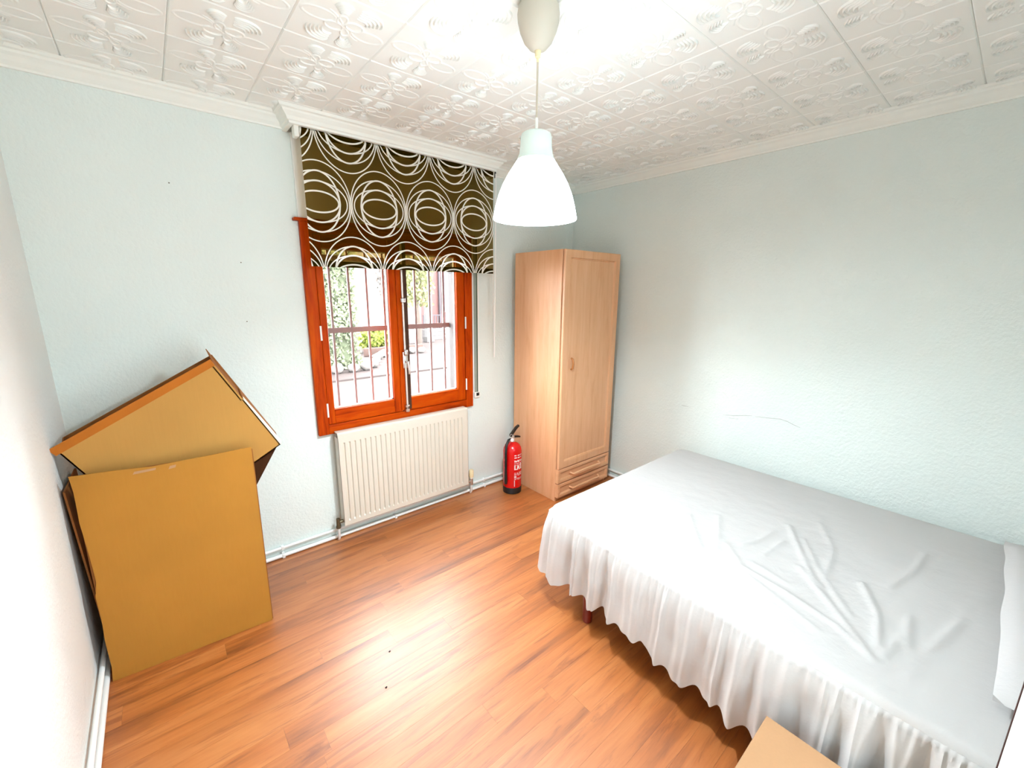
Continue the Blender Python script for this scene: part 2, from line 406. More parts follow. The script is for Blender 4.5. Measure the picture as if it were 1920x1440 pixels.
# floor: laminate strips laid along the window wall
floor = struct('floor', MB().box(XL-0.15, 0.15, YR-0.12, 0.25, -0.15, -0.011), M['floor_base'], 'glossy orange-brown wood laminate floor')
RW, RL, GAP = 0.0965, 1.12, 0.0002
full = None
def plank_mesh(L, Wd):
    x0, x1, y0, y1, c = GAP, L-GAP, -Wd+GAP, -GAP, 0.00005
    vs = [(x0, y0, -.01), (x1, y0, -.01), (x1, y1, -.01), (x0, y1, -.01), (x0, y0, -c), (x1, y0, -c), (x1, y1, -c), (x0, y1, -c),
          (x0+c, y0+c, 0), (x1-c, y0+c, 0), (x1-c, y1-c, 0), (x0+c, y1-c, 0)]
    fs = [(3, 2, 1, 0)]+[(a, (a+1) % 4, 4+(a+1) % 4, 4+a) for a in range(4)]+[(4+a, 4+(a+1) % 4, 8+(a+1) % 4, 8+a) for a in range(4)]+[(8, 9, 10, 11)]
    return MB().add(vs, fs).mesh('plank', M['floor'])
FULL = plank_mesh(RL, RW)
known = {0: -2.418, 3: -2.815, 4: -2.031, 10: -1.47, -1: -1.9, 1: -2.0, 2: -1.55}
row = -3
rng = random.Random(5)
while True:
    yt = -0.262-RW*row; yb_ = yt-RW
    if yt > 0: yt = 0.0
    if yb_ < YR-0.12: break
    j0 = known.get(row, XL+rng.random()*RL)
    x = j0
    while x > XL: x -= RL
    while x < 0:
        a, b = max(x, XL), min(x+RL, 0)
        if b-a > 0.02:
            me = FULL if (abs(b-a-RL) < 1e-6 and abs(yt-yb_-RW) < 1e-6) else plank_mesh(b-a, yt-yb_)
            o = bpy.data.objects.new('plank', me); COL.objects.link(o); o.parent = floor; o.location = (a, yt, 0)
        x += RL
    row += 1

# ceiling: embossed polystyrene tiles
ceil_ = struct('ceiling', MB().box(XL-0.15, 0.15, YR-0.12, 0.25, H+0.009, H+0.1), M['plaster'], 'white ceiling lined with embossed polystyrene tiles')
T, TX, TY = 0.30297, -2.70398, -0.52473
def ridge(pts, w, h, closed=False):
    n = len(pts); vs = []
    for i in range(n):
        p = Vector(pts[i]); a = Vector(pts[(i-1) % n if closed else max(i-1, 0)]); b = Vector(pts[(i+1) % n if closed else min(i+1, n-1)])
        d = (b-a).normalized(); s = Vector((d.y, -d.x))*w
        e = 1.0 if closed or 0 < i < n-1 else 0.3
        vs += [(p.x+s.x, p.y+s.y, 0.0002), (p.x+s.x*0.4, p.y+s.y*0.4, -h*e), (p.x-s.x*0.4, p.y-s.y*0.4, -h*e), (p.x-s.x, p.y-s.y, 0.0002)]
    fs = []
    for i in range(n if closed else n-1):
        j = (i+1) % n
        fs += [(4*i+k, 4*j+k, 4*j+k+1, 4*i+k+1) for k in range(3)]
    return vs, fs
def tile_bm():
    m = MB(); c, g = 0.0045, 0.0004
    q = lambda a, z: [(a, -a, z), (T-a, -a, z), (T-a, -T+a, z), (a, -T+a, z)]
    vs = q(g, 0.008)+q(g, 0.004)+q(c, 0.0)
    m.add(vs, [(0, 1, 2, 3)]+[(a+4*l, (a+1) % 4+4*l, 4+(a+1) % 4+4*l, 4+a+4*l) for l in (0, 1) for a in range(4)]+[(8, 9, 10, 11)])
    L = lambda u, v: (u*T, -v*T)
    def arcs(ang, half, radii, w):
        for k, r in enumerate(radii):
            hh = half*(0.72+0.28*k/(len(radii)-1))
            P = []
            for i in range(9):
                th = -1+2*i/8; a = math.radians(ang+hh*th); rr = r*(1-0.16*th*th)
                P.append(L(0.5+rr*math.cos(a), 0.5+rr*math.sin(a)))
            m.add(*ridge(P, w, 0.0072))
    rad1 = [0.275+0.045*k for k in range(5)]; rad2 = [0.275+0.036*k for k in range(5)]
    for o in (0, 180):
        arcs(236+o, 25, rad1, 0.0030); arcs(287+o, 15, rad2, 0.0025)
    def ell(cu, cv, a, b, w, h, n=22):
        m.add(*ridge([L(cu+a*math.cos(2*PI*i/n), cv+b*math.sin(2*PI*i/n)) for i in range(n)], w, h, True))
    ell(0.405, 0.45, 0.095, 0.075, 0.004, 0.004); ell(0.595, 0.55, 0.095, 0.075, 0.004, 0.004)
    ell(0.45, 0.595, 0.05, 0.085, 0.004, 0.0035); ell(0.55, 0.405, 0.05, 0.085, 0.004, 0.0035)
    ell(0.22, 0.56, 0.175, 0.10, 0.006, 0.0022); ell(0.78, 0.44, 0.175, 0.10, 0.006, 0.0022)
    m.add(*ridge([L(0.5+0.36*t, 0.5-0.20*math.sin(t*2.4)) for t in [i/10-0.5 for i in range(-1, 12)]], 0.005, 0.0026))
    return m
TB = tile_bm()
base_tile = TB.mesh('ceiling_tile', M['tile'])
base_tile.polygons.foreach_set('use_smooth', [len(p.vertices) == 4 and p.area < 3e-4 for p in base_tile.polygons])
cache = {}
def cut_tile(i, j):
    x0 = TX+i*T; y0 = TY-j*T
    cuts = []
    if x0 < XL: cuts.append(('x', XL-x0, -1))
    if x0+T > 0: cuts.append(('x', -x0, 1))
    if y0 > 0: cuts.append(('y', -y0, 1))
    if y0-T < YR: cuts.append(('y', YR-y0, -1))
    if not cuts: return base_tile
    key = tuple((a, round(b, 4), s) for a, b, s in cuts)
    if key in cache: return cache[key]
    bm = bmesh.new(); bm.from_mesh(base_tile)
    for a, d, s in cuts:
        co = (d, 0, 0) if a == 'x' else (0, d, 0); no = (s, 0, 0) if a == 'x' else (0, s, 0)
        bmesh.ops.bisect_plane(bm, geom=bm.verts[:]+bm.edges[:]+bm.faces[:], plane_co=co, plane_no=no, clear_outer=True)
    me = bpy.data.meshes.new('ceiling_tile'); bm.to_mesh(me); bm.free(); me.materials.append(M['tile'])
    cache[key] = me; return me
for i in range(math.floor((XL-TX)/T), math.ceil((0-TX)/T)):
    for j in range(math.floor((TY-0)/T), math.ceil((TY-YR)/T)):
        if TX+(i+1)*T < XL+0.003 or TX+i*T > -0.003: continue
        o = bpy.data.objects.new('ceiling_tile', cut_tile(i, j)); COL.objects.link(o)
        o.parent = ceil_; o.location = (TX+i*T, TY-j*T, H)

# cornice, going round the room, and the boxed pelmet over the window
prof = [(0, 2.358), (0.012, 2.358), (0.014, 2.366), (0.020, 2.370), (0.030, 2.378), (0.044, 2.392), (0.056, 2.400), (0.060, 2.408), (0.072, 2.411), (0.080, 2.420), (0, 2.420)]
PL, PR, PY = -2.232, -0.962, -0.148
struct('trim_1', MB().sweep([(XL, 0), (PL, 0)], prof), M['plaster'], 'white stepped cornice on the window wall left of the pelmet')
struct('trim_2', MB().sweep([(PR, 0), (0, 0)], prof), M['plaster'], 'white stepped cornice on the window wall right of the pelmet')
struct('trim_3', MB().sweep([(0, 0), (0, YR)], prof), M['plaster'], 'white stepped cornice above the wall behind the bed')
struct('trim_4', MB().sweep([(XL, YR), (XL, 0)], prof), M['plaster'], 'white stepped cornice above the left wall')
pel = MB().sweep([(PL, 0), (PL, PY), (PR, PY), (PR, 0)], [(-0.018, 2.352), (0.004, 2.352), (0.006, 2.362), (0.014, 2.366), (0.020, 2.380), (0.036, 2.396), (0.040, 2.404), (0.052, 2.408), (0.058, 2.420), (-0.018, 2.420)], cap=False)
pelmet = struct('trim_5', pel, M['plaster'], 'white moulded pelmet boxed out over the window blind')

# ------------------------------------------------------------------ window
win = MB()
CX0, CX1, CZ0, CZ1 = -2.201, -1.084, 0.700, 1.932
mb = MB()
for (a, b, c, d) in ((CX0, -2.140, CZ0, CZ1), (-1.146, CX1, CZ0, CZ1)):
    mb.box(a, b, -0.030, 0.002, c, d, 0.004)
window = bpy.data.objects.new('window_1', mb.mesh('window_1', M['maho_v'])); COL.objects.link(window); window['kind'] = 'structure'
window['label'] = 'varnished red-brown wooden casement window with two sashes'
mb = MB().box(-2.141, -1.145, -0.030, 0.002, CZ0, 0.758, 0.004); mb.box(-2.141, -1.145, -0.030, 0.002, 1.862, CZ1, 0.004)
part('casing_rail', mb, M['maho_h'], window)
mb = MB().box(CX0-0.028, CX1+0.02, -0.046, 0.0, CZ1-0.014, CZ1+0.002, 0.004)
part('casing_cap', mb, M['maho_h'], window)
mb = MB()
mb.box(WX0, WX0+0.02, 0.0, 0.25, WZ0, WZ1); mb.box(WX1-0.02, WX1, 0.0, 0.25, WZ0, WZ1); mb.box(WX0, WX1, 0.0, 0.25, WZ1-0.02, WZ1)
mb.box(WX0, WX1, 0.0, 0.28, WZ0-0.02, WZ0+0.02)
part('reveal', mb, M['render'], window)
def sash(x0, x1, gx0, gx1, z0, z1, gz0, gz1):
    m = MB(); y0, y1 = -0.024, 0.022
    m.box(x0, gx0, y0, y1, z0, z1, 0.005); m.box(gx1, x1, y0, y1, z0, z1, 0.005)
    s_ = part('sash', m, M['maho_v'], window)
    m = MB(); m.box(gx0-0.001, gx1+0.001, y0+0.0015, y1-0.001, z0, gz0, 0.005); m.box(gx0-0.001, gx1+0.001, y0+0.0015, y1-0.001, gz1, z1, 0.005)
    part('sash_rail', m, M['maho_h'], s_)
    m = MB(); w = 0.007
    for (a, b, c, d) in ((gx0, gx0+w, gz0, gz1), (gx1-w, gx1, gz0, gz1), (gx0, gx1, gz0, gz0+w), (gx0, gx1, gz1-w, gz1)):
        m.box(a, b, 0.0, 0.012, c, d)
    part('glazing_bead', m, M['white_gloss'], s_)
    part('pane', MB().box(gx0, gx1, 0.004, 0.008, gz0, gz1), M['glass'], s_)
    return s_
SZ0, SZ1, GZ0, GZ1 = 0.760, 1.860, 0.850, 1.786
sl = sash(-2.138, -1.655, -2.098, -1.712, SZ0, SZ1, GZ0, GZ1)
sr_ = sash(-1.652, -1.148, -1.598, -1.213, SZ0, SZ1, GZ0, GZ1)
part('cover_strip', MB().box(-1.668, -1.628, -0.036, -0.0245, SZ0+0.01, SZ1-0.01, 0.004), M['maho_v'], window)
part('cover_groove', MB().box(-1.6275, -1.594, -0.032, -0.0245, SZ0+0.01, SZ1-0.01, 0.002), M['brown_dark'], window, label='dark brown groove beside the bolt')
# espagnolette bolt
e = thing('window_bolt', (-1.628, -0.05, 0.76), 'long steel espagnolette rod with knobs on the middle of the window', 'window bolt')
part('rod', MB().tube([(-1.634, -0.046, 0.765), (-1.634, -0.046, 1.84)], 0.0075, 10), M['steel'], e, True)
for z, h in ((1.496, 0.034), (0.770, 0.028), (0.798, 0.022)):
    m = MB().lathe([(0.009, -h/2), (0.016, -h/3), (0.017, h/3), (0.009, h/2)], (-1.634, -0.046, z), 12)
    m.box(-1.648, -1.620, -0.046, -0.034, z-h/2.2, z+h/2.2, 0.003)
    part('guide', m, M['chrome'], e, True)
m = MB().box(-1.652, -1.616, -0.052, -0.034, 1.055, 1.165, 0.006)
m.lathe([(0.010, -0.02), (0.015, -0.012), (0.013, 0.015), (0.008, 0.02)], (-1.634, -0.056, 1.16), 12)
part('lock_case', m, M['chrome'], e, True)
part('handle', MB().tube([(-1.634, -0.056, 1.10), (-1.630, -0.075, 1.10), (-1.626, -0.078, 1.07), (-1.622, -0.074, 1.02)], [0.008, 0.008, 0.009, 0.007], 10), M['chrome'], e, True)
for x, zs in ((-2.141, (1.313, 0.852)), (-1.1465, (1.334, 0.88))):
    for z in zs:
        part('hinge', MB().tube([(x, -0.033, z-0.042), (x, -0.033, z+0.042)], 0.0055, 8), M['white_plastic'], window, True)
# shutter box above the window
struct('trim_6', MB().box(CX0, CX1, -0.020, 0.0, CZ1+0.003, 2.352, 0.003), M['white_gloss'], 'white shutter box cover board above the window, behind the blind')

# iron bars outside
g = thing('window_grille', (-1.64, 0.215, 0.77), 'iron security grille of upright bars outside the window', 'window grille')
for k in range(9):
    x = -2.113+0.1165*k
    part('bar', MB().box(x-0.0065, x+0.0065, 0.208, 0.221, 0.735, 1.895), M['iron'], g)
part('cross_bar', MB().box(WX0, WX1, 0.204, 0.207, 1.287, 1.321), M['iron'], g)
part('cross_bar', MB().box(WX0, WX1, 0.204, 0.207, 1.735, 1.769), M['iron'], g)

# shutter strap
s = thing('shutter_strap', (-1.035, -0.004, 0.78), 'grey roller shutter strap in a white guide right of the window', 'shutter strap')
part('guide_strip', MB().box(-1.066, -1.008, -0.006, 0.0, 0.80, 1.93, 0.002), M['white_gloss'], s)
part('strap', MB().box(-1.056, -1.034, -0.010, -0.0065, 0.785, 1.93, 0.001), M['grey_strap'], s)
part('strap_edge', MB().box(-1.033, -1.024, -0.011, -0.0065, 0.785, 1.93, 0.001), M['strap_edge'], s)
part('winder', MB().box(-1.062, -1.012, -0.020, 0.0, 0.757, 0.80, 0.004), M['white_plastic'], s)
part('slot', MB().box(-1.048, -1.022, -0.023, -0.019, 0.772, 0.796, 0.003), M['black'], s)

# ------------------------------------------------------------------ roller blind
b = thing('roller_blind', (-1.79, -0.118, 2.010), 'dark olive roller blind with white interlocking circle print, half lowered', 'blind')
BX0, BX1 = -2.186, -0.968
mb = MB(); nx, nz = 24, 16
vs = []; ztop, zbot = 2.338, 1.680
for j in range(nz+1):
    for i in range(nx+1):
        x = BX0+(BX1-BX0)*i/nx; z = zbot+(ztop-zbot)*j/nz
        y = -0.130+0.003*math.sin(i*0.55+j*0.2)*math.sin(PI*j/nz)
        vs.append((x, y, z))
mb.add(vs, [(j*(nx+1)+i, j*(nx+1)+i+1, (j+1)*(nx+1)+i+1, (j+1)*(nx+1)+i) for j in range(nz) for i in range(nx)])
part('blind_fabric', mb, M['blind'], b, True)
mb = MB().tube([(BX0, -0.112, 2.338), (BX1, -0.112, 2.338)], 0.019, 16)
part('roller_tube', mb, M['blind'], b, True, org=(-1.79, -0.118, 2.010))
part('hem_bar', MB().box(BX0, BX1, -0.1275, -0.1235, 1.680, 1.713, 0.002), M['hem_and_shadow'], b)
part('bracket', MB().box(BX0-0.026, BX0-0.002, -0.135, -0.085, 2.302, 2.366, 0.006), M['white_plastic'], b)
m = MB().box(BX1+0.002, BX1+0.006, -0.135, -0.085, 2.31, 2.366, 0.002)
part('bracket', m, M['white_plastic'], b)
part('roller_end', MB().tube([(BX1+0.006, -0.112, 2.338), (BX1+0.024, -0.112, 2.338)], 0.022, 14), M['black'], b, True)
pts = [(-0.951, -0.137, 2.34), (-0.9545, -0.135, 1.7), (-0.955, -0.125, 1.09), (-0.951, -0.118, 1.078), (-0.947, -0.111, 1.09), (-0.9465, -0.10, 1.7), (-0.949, -0.090, 2.34)]
part('pull_cord', MB().tube(pts, 0.0042, 8), M['white_gloss'], b, True)

# ------------------------------------------------------------------ radiator
RX0, RX1, RZ0, RZ1, RY = -2.119, -1.184, 0.104, 0.716, -0.100
r = thing('radiator', (-1.65, -0.07, 0.10), 'cream steel panel radiator with vertical ribs under the window', 'radiator')
prof_x = [(RX0, 0), (RX0+0.028, 0)]
x = RX0+0.028; pitch = (RX1-RX0-0.056)/27
for k in range(27):
    a = x+k*pitch
    prof_x += [(a+0.0035, 0.009), (a+0.0095, 0.009), (a+0.013, 0), (a+pitch, 0)]
prof_x.append((RX1, 0))
zs = [(RZ0, 0, 0.006), (RZ0+0.006, 0, 0), (RZ0+0.034, 0, 0), (RZ0+0.044, 1, 0), (RZ1-0.070, 1, 0), (RZ1-0.060, 0, 0), (RZ1-0.006, 0, 0), (RZ1, 0, 0.006)]
vs = [(xx, RY+d*mul+back, z) for z, mul, back in zs for xx, d in prof_x]
n = len(prof_x)
mb = MB().add(vs, [(j*n+i, j*n+i+1, (j+1)*n+i+1, (j+1)*n+i) for j in range(len(zs)-1) for i in range(n-1)])
part('front_panel', mb, M['rad'], r)
for xx in (RX0, RX1-0.002): part('side_panel', MB().box(xx, xx+0.002, RY, -0.040, RZ0+0.03, RZ1-0.03), M['rad'], r)
m = MB().box(RX0, RX1, RY+0.004, -0.040, RZ1-0.003, RZ1+0.003, 0.002)
part('top_grille', m, M['rad'], r)
part('back_panel', MB().box(RX0+0.004, RX1-0.004, -0.052, -0.040, RZ0+0.01, RZ1-0.01, 0.004), M['rad'], r)
for xx in (RX0+0.13, RX1-0.13): part('wall_bracket', MB().box(xx-0.012, xx+0.012, -0.041, -0.001, 0.20, 0.62), M['rad'], r)
vx = -2.148
m = MB().tube([(RX0+0.004, -0.07, 0.135), (vx-0.008, -0.07, 0.135)], 0.011, 10); m.tube([(vx, -0.07, 0.095), (vx, -0.07, 0.160)], [0.014, 0.012], 10)
m.lathe([(0.016, -0.008), (0.016, 0.008)], (vx, -0.07, 0.105), 6)
part('lockshield_valve', m, M['bronze'], r, True)
part('tail_pipe', MB().tube([(vx, -0.07, 0.10), (vx, -0.07, 0.03), (vx, -0.055, 0.012)], 0.008, 10), M['pipe'], r, True)
vx = -1.139
m = MB().tube([(RX1-0.004, -0.07, 0.115), (vx, -0.07, 0.115)], 0.010, 10); m.tube([(vx, -0.07, 0.085), (vx, -0.07, 0.135)], 0.013, 10)
part('valve_body', m, M['chrome'], r, True)
m = MB().lathe([(0.013, 0), (0.015, 0.008), (0.015, 0.012)], (vx, -0.07, 0.135), 16)
part('valve_collar', m, M['white_plastic'], r, True)
m = MB().lathe([(0.0165, 0), (0.018, 0.006), (0.018, 0.052), (0.015, 0.060), (0, 0.061)], (vx, -0.07, 0.147), 18)
part('valve_head', m, M['cream'], r, True)
part('tail_pipe', MB().tube([(vx, -0.07, 0.09), (vx, -0.07, 0.03), (vx, -0.055, 0.012)], 0.008, 10), M['pipe'], r, True)

# heating pipes round the room
def round_path(z, off, y_end_l, y_end_r):
    return [(XL+off, y_end_l, z), (XL+off, -off-0.04, z), (XL+off+0.01, -off-0.01, z), (XL+off+0.04, -off, z), (-off-0.04, -off, z), (-off-0.01, -off-0.01, z), (-off, -off-0.04, z), (-off, y_end_r, z)]
p1 = thing('heating_pipe', (-1.6, -0.022, 0), 'lower white heating pipe running along the walls just above the floor', 'pipe', 'white heating pipes along the walls')
part('pipe_run', MB().tube(round_path(0.0135, 0.022, -3.3, -3.3), 0.0115, 10), M['pipe'], p1, True)
for xx in (-2.46, -1.75, -0.98):
    m = MB().box(xx-0.008, xx+0.008, -0.036, 0.0, 0.0, 0.027, 0.003)
    part('pipe_clip', m, M['pipe'], p1)
p2 = thing('heating_pipe', (-1.6, -0.018, 0), 'upper white heating pipe running along the walls above the lower pipe', 'pipe', 'white heating pipes along the walls')
part('pipe_run', MB().tube(round_path(0.060, 0.016, -3.3, -3.3), 0.009, 10), M['pipe'], p2, True)
for xx in (-2.46, -1.75, -0.98):
    m = MB().box(xx-0.008, xx+0.008, -0.027, 0.0, 0.049, 0.071, 0.003)
    part('pipe_clip', m, M['pipe'], p2)

# ------------------------------------------------------------------ wardrobe
w = thing('wardrobe', (-0.413, -0.33, 0), 'tall narrow beech wardrobe with one door and two drawers in the corner', 'wardrobe')
AX0, AX1, AY0, AY1, AZ = -0.716, -0.112, -0.562, -0.075, 1.838
m = MB().box(AX0, AX0+0.016, AY0, AY1, 0, AZ, 0.0015); part('side_panel', m, M['beech_v'], w)
m = MB().box(AX1-0.016, AX1, AY0, AY1, 0, AZ, 0.0015); part('side_panel', m, M['beech_v'], w)
part('top_panel', MB().box(AX0+0.0163, AX1-0.0163, AY0, AY1, AZ-0.018, AZ-0.0005, 0.0015), M['beech_h'], w)
part('plinth', MB().box(AX0+0.016, AX1-0.016, AY0+0.01, AY0+0.026, 0, 0.036), M['beech_h'], w)
part('back_panel', MB().box(AX0+0.016, AX1-0.016, AY1-0.006, AY1-0.001, 0.03, AZ-0.018), M['beech_v'], w)
part('shelf', MB().box(AX0+0.016, AX1-0.016, AY0+0.01, AY1-0.006, 0.256, 0.272), M['beech_h'], w)
def framed(x0, x1, z0, z1, yf, t, fr, mat_v, mat_h, parent, name):
    """front with a flat frame, a moulded step and a recessed panel"""
    yb = yf+t
    rings = [(0, yb), (0, yf+0.003), (0.003, yf), (fr, yf), (fr+0.003, yf+0.007), (fr+0.007, yf+0.004), (fr+0.011, yf+0.010)]
    vs = []
    for o, y in rings: vs += [(x0+o, y, z0+o), (x1-o, y, z0+o), (x1-o, y, z1-o), (x0+o, y, z1-o)]
    fs = [(3, 2, 1, 0)]
    for l in range(len(rings)-1): fs += [(4*l+a, 4*l+(a+1) % 4, 4*l+4+(a+1) % 4, 4*l+4+a) for a in range(4)]
    l = 4*(len(rings)-1); fs.append((l, l+1, l+2, l+3))
    return part(name, MB().add(vs, fs), mat_v, parent)
FY = -0.592
door = framed(AX0+0.002, AX1-0.002, 0.267, AZ-0.001, FY, 0.018, 0.052, M['beech_v'], M['beech_h'], w, 'door')
m = MB().tube([(-0.622, FY, 1.014), (-0.622, FY-0.016, 1.022), (-0.622, FY-0.020, 1.055), (-0.622, FY-0.016, 1.088), (-0.622, FY, 1.096)], [0.006, 0.007, 0.008, 0.007, 0.006], 10)
part('handle', m, M['beech_dark'], door, True)
for z0, z1 in ((0.152, 0.260), (0.036, 0.144)):
    d = framed(AX0+0.001, AX1-0.001, z0, z1, FY, 0.029, 0.022, M['beech_h'], M['beech_h'], w, 'drawer')
    zc = (z0+z1)/2; xc = (AX0+AX1)/2
    m = MB().tube([(xc-0.17, FY+0.004, zc+0.004), (xc-0.155, FY-0.020, zc-0.004), (xc-0.08, FY-0.025, zc+0.002), (xc, FY-0.026, zc+0.004), (xc+0.08, FY-0.025, zc+0.002), (xc+0.155, FY-0.020, zc-0.004), (xc+0.17, FY+0.004, zc+0.004)], [0.009, 0.008, 0.0085, 0.009, 0.0085, 0.008, 0.009], 10)
    part('handle', m, M['beech_h'], d, True)

# ------------------------------------------------------------------ fire extinguisher
EX, EY = -0.848, -0.218
f = thing('fire_extinguisher', (EX, EY, 0), 'red fire extinguisher on the floor beside the wardrobe', 'fire extinguisher')
part('cylinder', MB().lathe([(0.068, 0.048), (0.072, 0.052), (0.0725, 0.34), (0.069, 0.365), (0.058, 0.388), (0.040, 0.402), (0.022, 0.410), (0.018, 0.414), (0, 0.414)], (EX, EY, 0), 32), M['red'], f, True)
part('base_skirt', MB().lathe([(0.066, 0), (0.0735, 0.003), (0.0745, 0.048), (0.070, 0.056), (0, 0.056)], (EX, EY, 0), 32), M['black'], f, True)
m = MB().lathe([(0.017, 0.410), (0.017, 0.432), (0.021, 0.434), (0.021, 0.442), (0.014, 0.446), (0.014, 0.462), (0, 0.462)], (EX, EY, 0), 16)
part('valve', m, M['steel'], f, True)
part('gauge', MB().tube([(EX-0.012, EY-0.012, 0.438), (EX-0.026, EY-0.026, 0.438)], 0.013, 14), M['print'], f, True)
m = MB(); m.prism([(EX-0.016, EY-0.008, 0.452), (EX-0.020, EY-0.008, 0.466), (EX+0.055, EY-0.008, 0.452), (EX+0.075, EY-0.008, 0.444), (EX+0.073, EY-0.008, 0.434), (EX+0.04, EY-0.008, 0.440), (EX, EY-0.008, 0.448)], (0, 0.016, 0))
part('carry_handle', m, M['black'], f)
m = MB(); m.prism([(EX-0.028, EY-0.008, 0.462), (EX-0.026, EY-0.008, 0.476), (EX+0.030, EY-0.008, 0.528), (EX+0.058, EY-0.008, 0.540), (EX+0.064, EY-0.008, 0.528), (EX+0.036, EY-0.008, 0.508), (EX-0.004, EY-0.008, 0.468)], (0, 0.016, 0))
part('squeeze_lever', m, M['black'], f)
part('pin_ring', MB().tube([(EX-0.026+0.013*math.cos(a), EY-0.014, 0.468+0.013*math.sin(a)) for a in [2*PI*i/12 for i in range(13)]], 0.0018, 6), M['steel'], f, True)
m = MB().tube([(EX-0.010, EY-0.004, 0.440), (EX-0.045, EY-0.006, 0.437), (EX-0.074, EY-0.016, 0.405), (EX-0.084, EY-0.022, 0.34), (EX-0.084, EY-0.022, 0.20), (EX-0.083, EY-0.022, 0.115), (EX-0.083, EY-0.022, 0.09)], [0.009, 0.010, 0.010, 0.010, 0.010, 0.013, 0.011], 12)
part('hose', m, M['black'], f, True)
# printed panels on the cylinder: white words and pictogram squares, wrapped round it
def wrapped(m, a0, a1, z0, z1, rad=0.0729):
    k = 4; A = [math.radians(a0+(a1-a0)*i/k) for i in range(k+1)]
    vs = [(EX+rad*math.cos(a), EY+rad*math.sin(a), z) for z in (z0, z1) for a in A]
    m.add(vs, [(i, i+1, k+1+i+1, k+1+i) for i in range(k)])
m = MB(); rr = random.Random(3)
for row_, (z0, z1, pieces) in enumerate(((0.318, 0.326, 3), (0.300, 0.308, 3), (0.280, 0.284, 4), (0.268, 0.278, 3), (0.254, 0.259, 5), (0.240, 0.245, 4), (0.205, 0.213, 2), (0.176, 0.180, 4), (0.166, 0.170, 4), (0.156, 0.160, 3), (0.132, 0.136, 4), (0.122, 0.126, 3))):
    a = -118
    for k in range(pieces):
        wd = 64/pieces*(0.55+0.35*rr.random()); wrapped(m, a, a+wd, z0, z1); a += 66/pieces
for a0, a1, z0, z1 in ((-118, -110, 0.205, 0.240), (-100, -82, 0.213, 0.236), (-74, -62, 0.213, 0.252), (-118, -104, 0.140, 0.152), (-118, -114, 0.066, 0.118)):
    wrapped(m, a0, a1, z0, z1)
part('printed_label', m, M['print'], f)['kind'] = 'stuff'

# ------------------------------------------------------------------ pendant lamp
LX, LY = -1.835, -1.487
l = thing('pendant_lamp', (LX, LY, 1.795), 'white bell-shaped plastic pendant lamp, lit, hanging from the ceiling', 'lamp')
part('ceiling_rose', MB().lathe([(0.052, 2.418), (0.062, 2.410), (0.0655, 2.390), (0.064, 2.372), (0.057, 2.345), (0.044, 2.318), (0.028, 2.300), (0.012, 2.293), (0, 2.293)], (LX, LY, 0), 40), M['rose'], l, True)
part('cord_grip', MB().lathe([(0, 2.303), (0.0115, 2.303), (0.0085, 2.276), (0.004, 2.274), (0.004, 2.262), (0, 2.262)], (LX, LY, 0), 12), M['cream'], l, True)
part('cord', MB().tube([(LX, LY, 2.27), (LX, LY, 2.06)], 0.0030, 8), M['cordm'], l, True)
part('cord_sleeve', MB().tube([(LX, LY, 2.105), (LX, LY, 2.050)], 0.0048, 8), M['white_plastic'], l, True)
part('shade_neck', MB().lathe([(0.006, 2.062), (0.040, 2.061), (0.048, 2.056), (0.0505, 2.046), (0.0515, 2.020), (0.055, 1.998), (0.062, 1.978), (0.060, 1.978), (0.053, 1.998), (0.0495, 2.020), (0.0485, 2.046), (0.038, 2.057), (0.006, 2.058)], (LX, LY, 0), 48, True), M['neck'], l, True)
so = [(0.062, 1.978), (0.074, 1.960), (0.091, 1.935), (0.108, 1.905), (0.122, 1.872), (0.132, 1.838), (0.1385, 1.808), (0.1405, 1.797), (0.139, 1.795)]
part('shade', MB().lathe(so+[(rr_-0.003, z) for rr_, z in reversed(so[:-1])], (LX, LY, 0), 48, True), M['shade'], l, True)
m = MB().lathe([(0, 2.056), (0.018, 2.056), (0.020, 2.03), (0.020, 1.960), (0.014, 1.956), (0, 1.956)], (LX, LY, 0), 16); part('bulb_holder', m, M['white_plastic'], l, True)
m = MB().lathe([(0, 1.960), (0.014, 1.955), (0.018, 1.935), (0.032, 1.895), (0.036, 1.868), (0.030, 1.845), (0.014, 1.832), (0, 1.830)], (LX, LY, 0), 20); part('bulb', m, M['bulb'], l, True)

# ------------------------------------------------------------------ bed
BF0, BF1 = -1.476, -1.530                # front edge x at foot / head
BY0, BY1, BZ, BBX = -1.222, -3.115, 0.500, -0.150
def bx(y): return BF0+(BF1-BF0)*(BY0-y)/(BY0-BY1)
bed = thing('bed', (-0.82, -2.16, 0), 'double bed base with mattress on dark red legs by the right wall', 'bed')
def slab(z0, z1, ins, bev):
    m = MB(); m.box(0, 1, 0, 1, z0, z1)
    q = []
    for u, v, z in m.v:
        y = BY1+ins+(BY0-BY1-2*ins)*v
        x = (bx(y)+ins)+(BBX-ins-bx(y)-ins)*u
        q.append((x, y, z))
    m.v = q; return m
part('base', slab(0.255, 0.315, 0.022, 0.01), M['slat'], bed)
part('mattress', slab(0.316, 0.484, 0.012, 0.03), M['mattress'], bed)
for (x, y) in ((-1.447, -1.497), (-1.30, -2.20), (-1.49, -2.90), (-0.20, -1.497), (-0.20, -2.20), (-0.20, -2.90)):
    part('leg', MB().lathe([(0.021, 0), (0.0235, 0.004), (0.0245, 0.255)], (x, y, 0), 20), M['legwood'], bed, True)

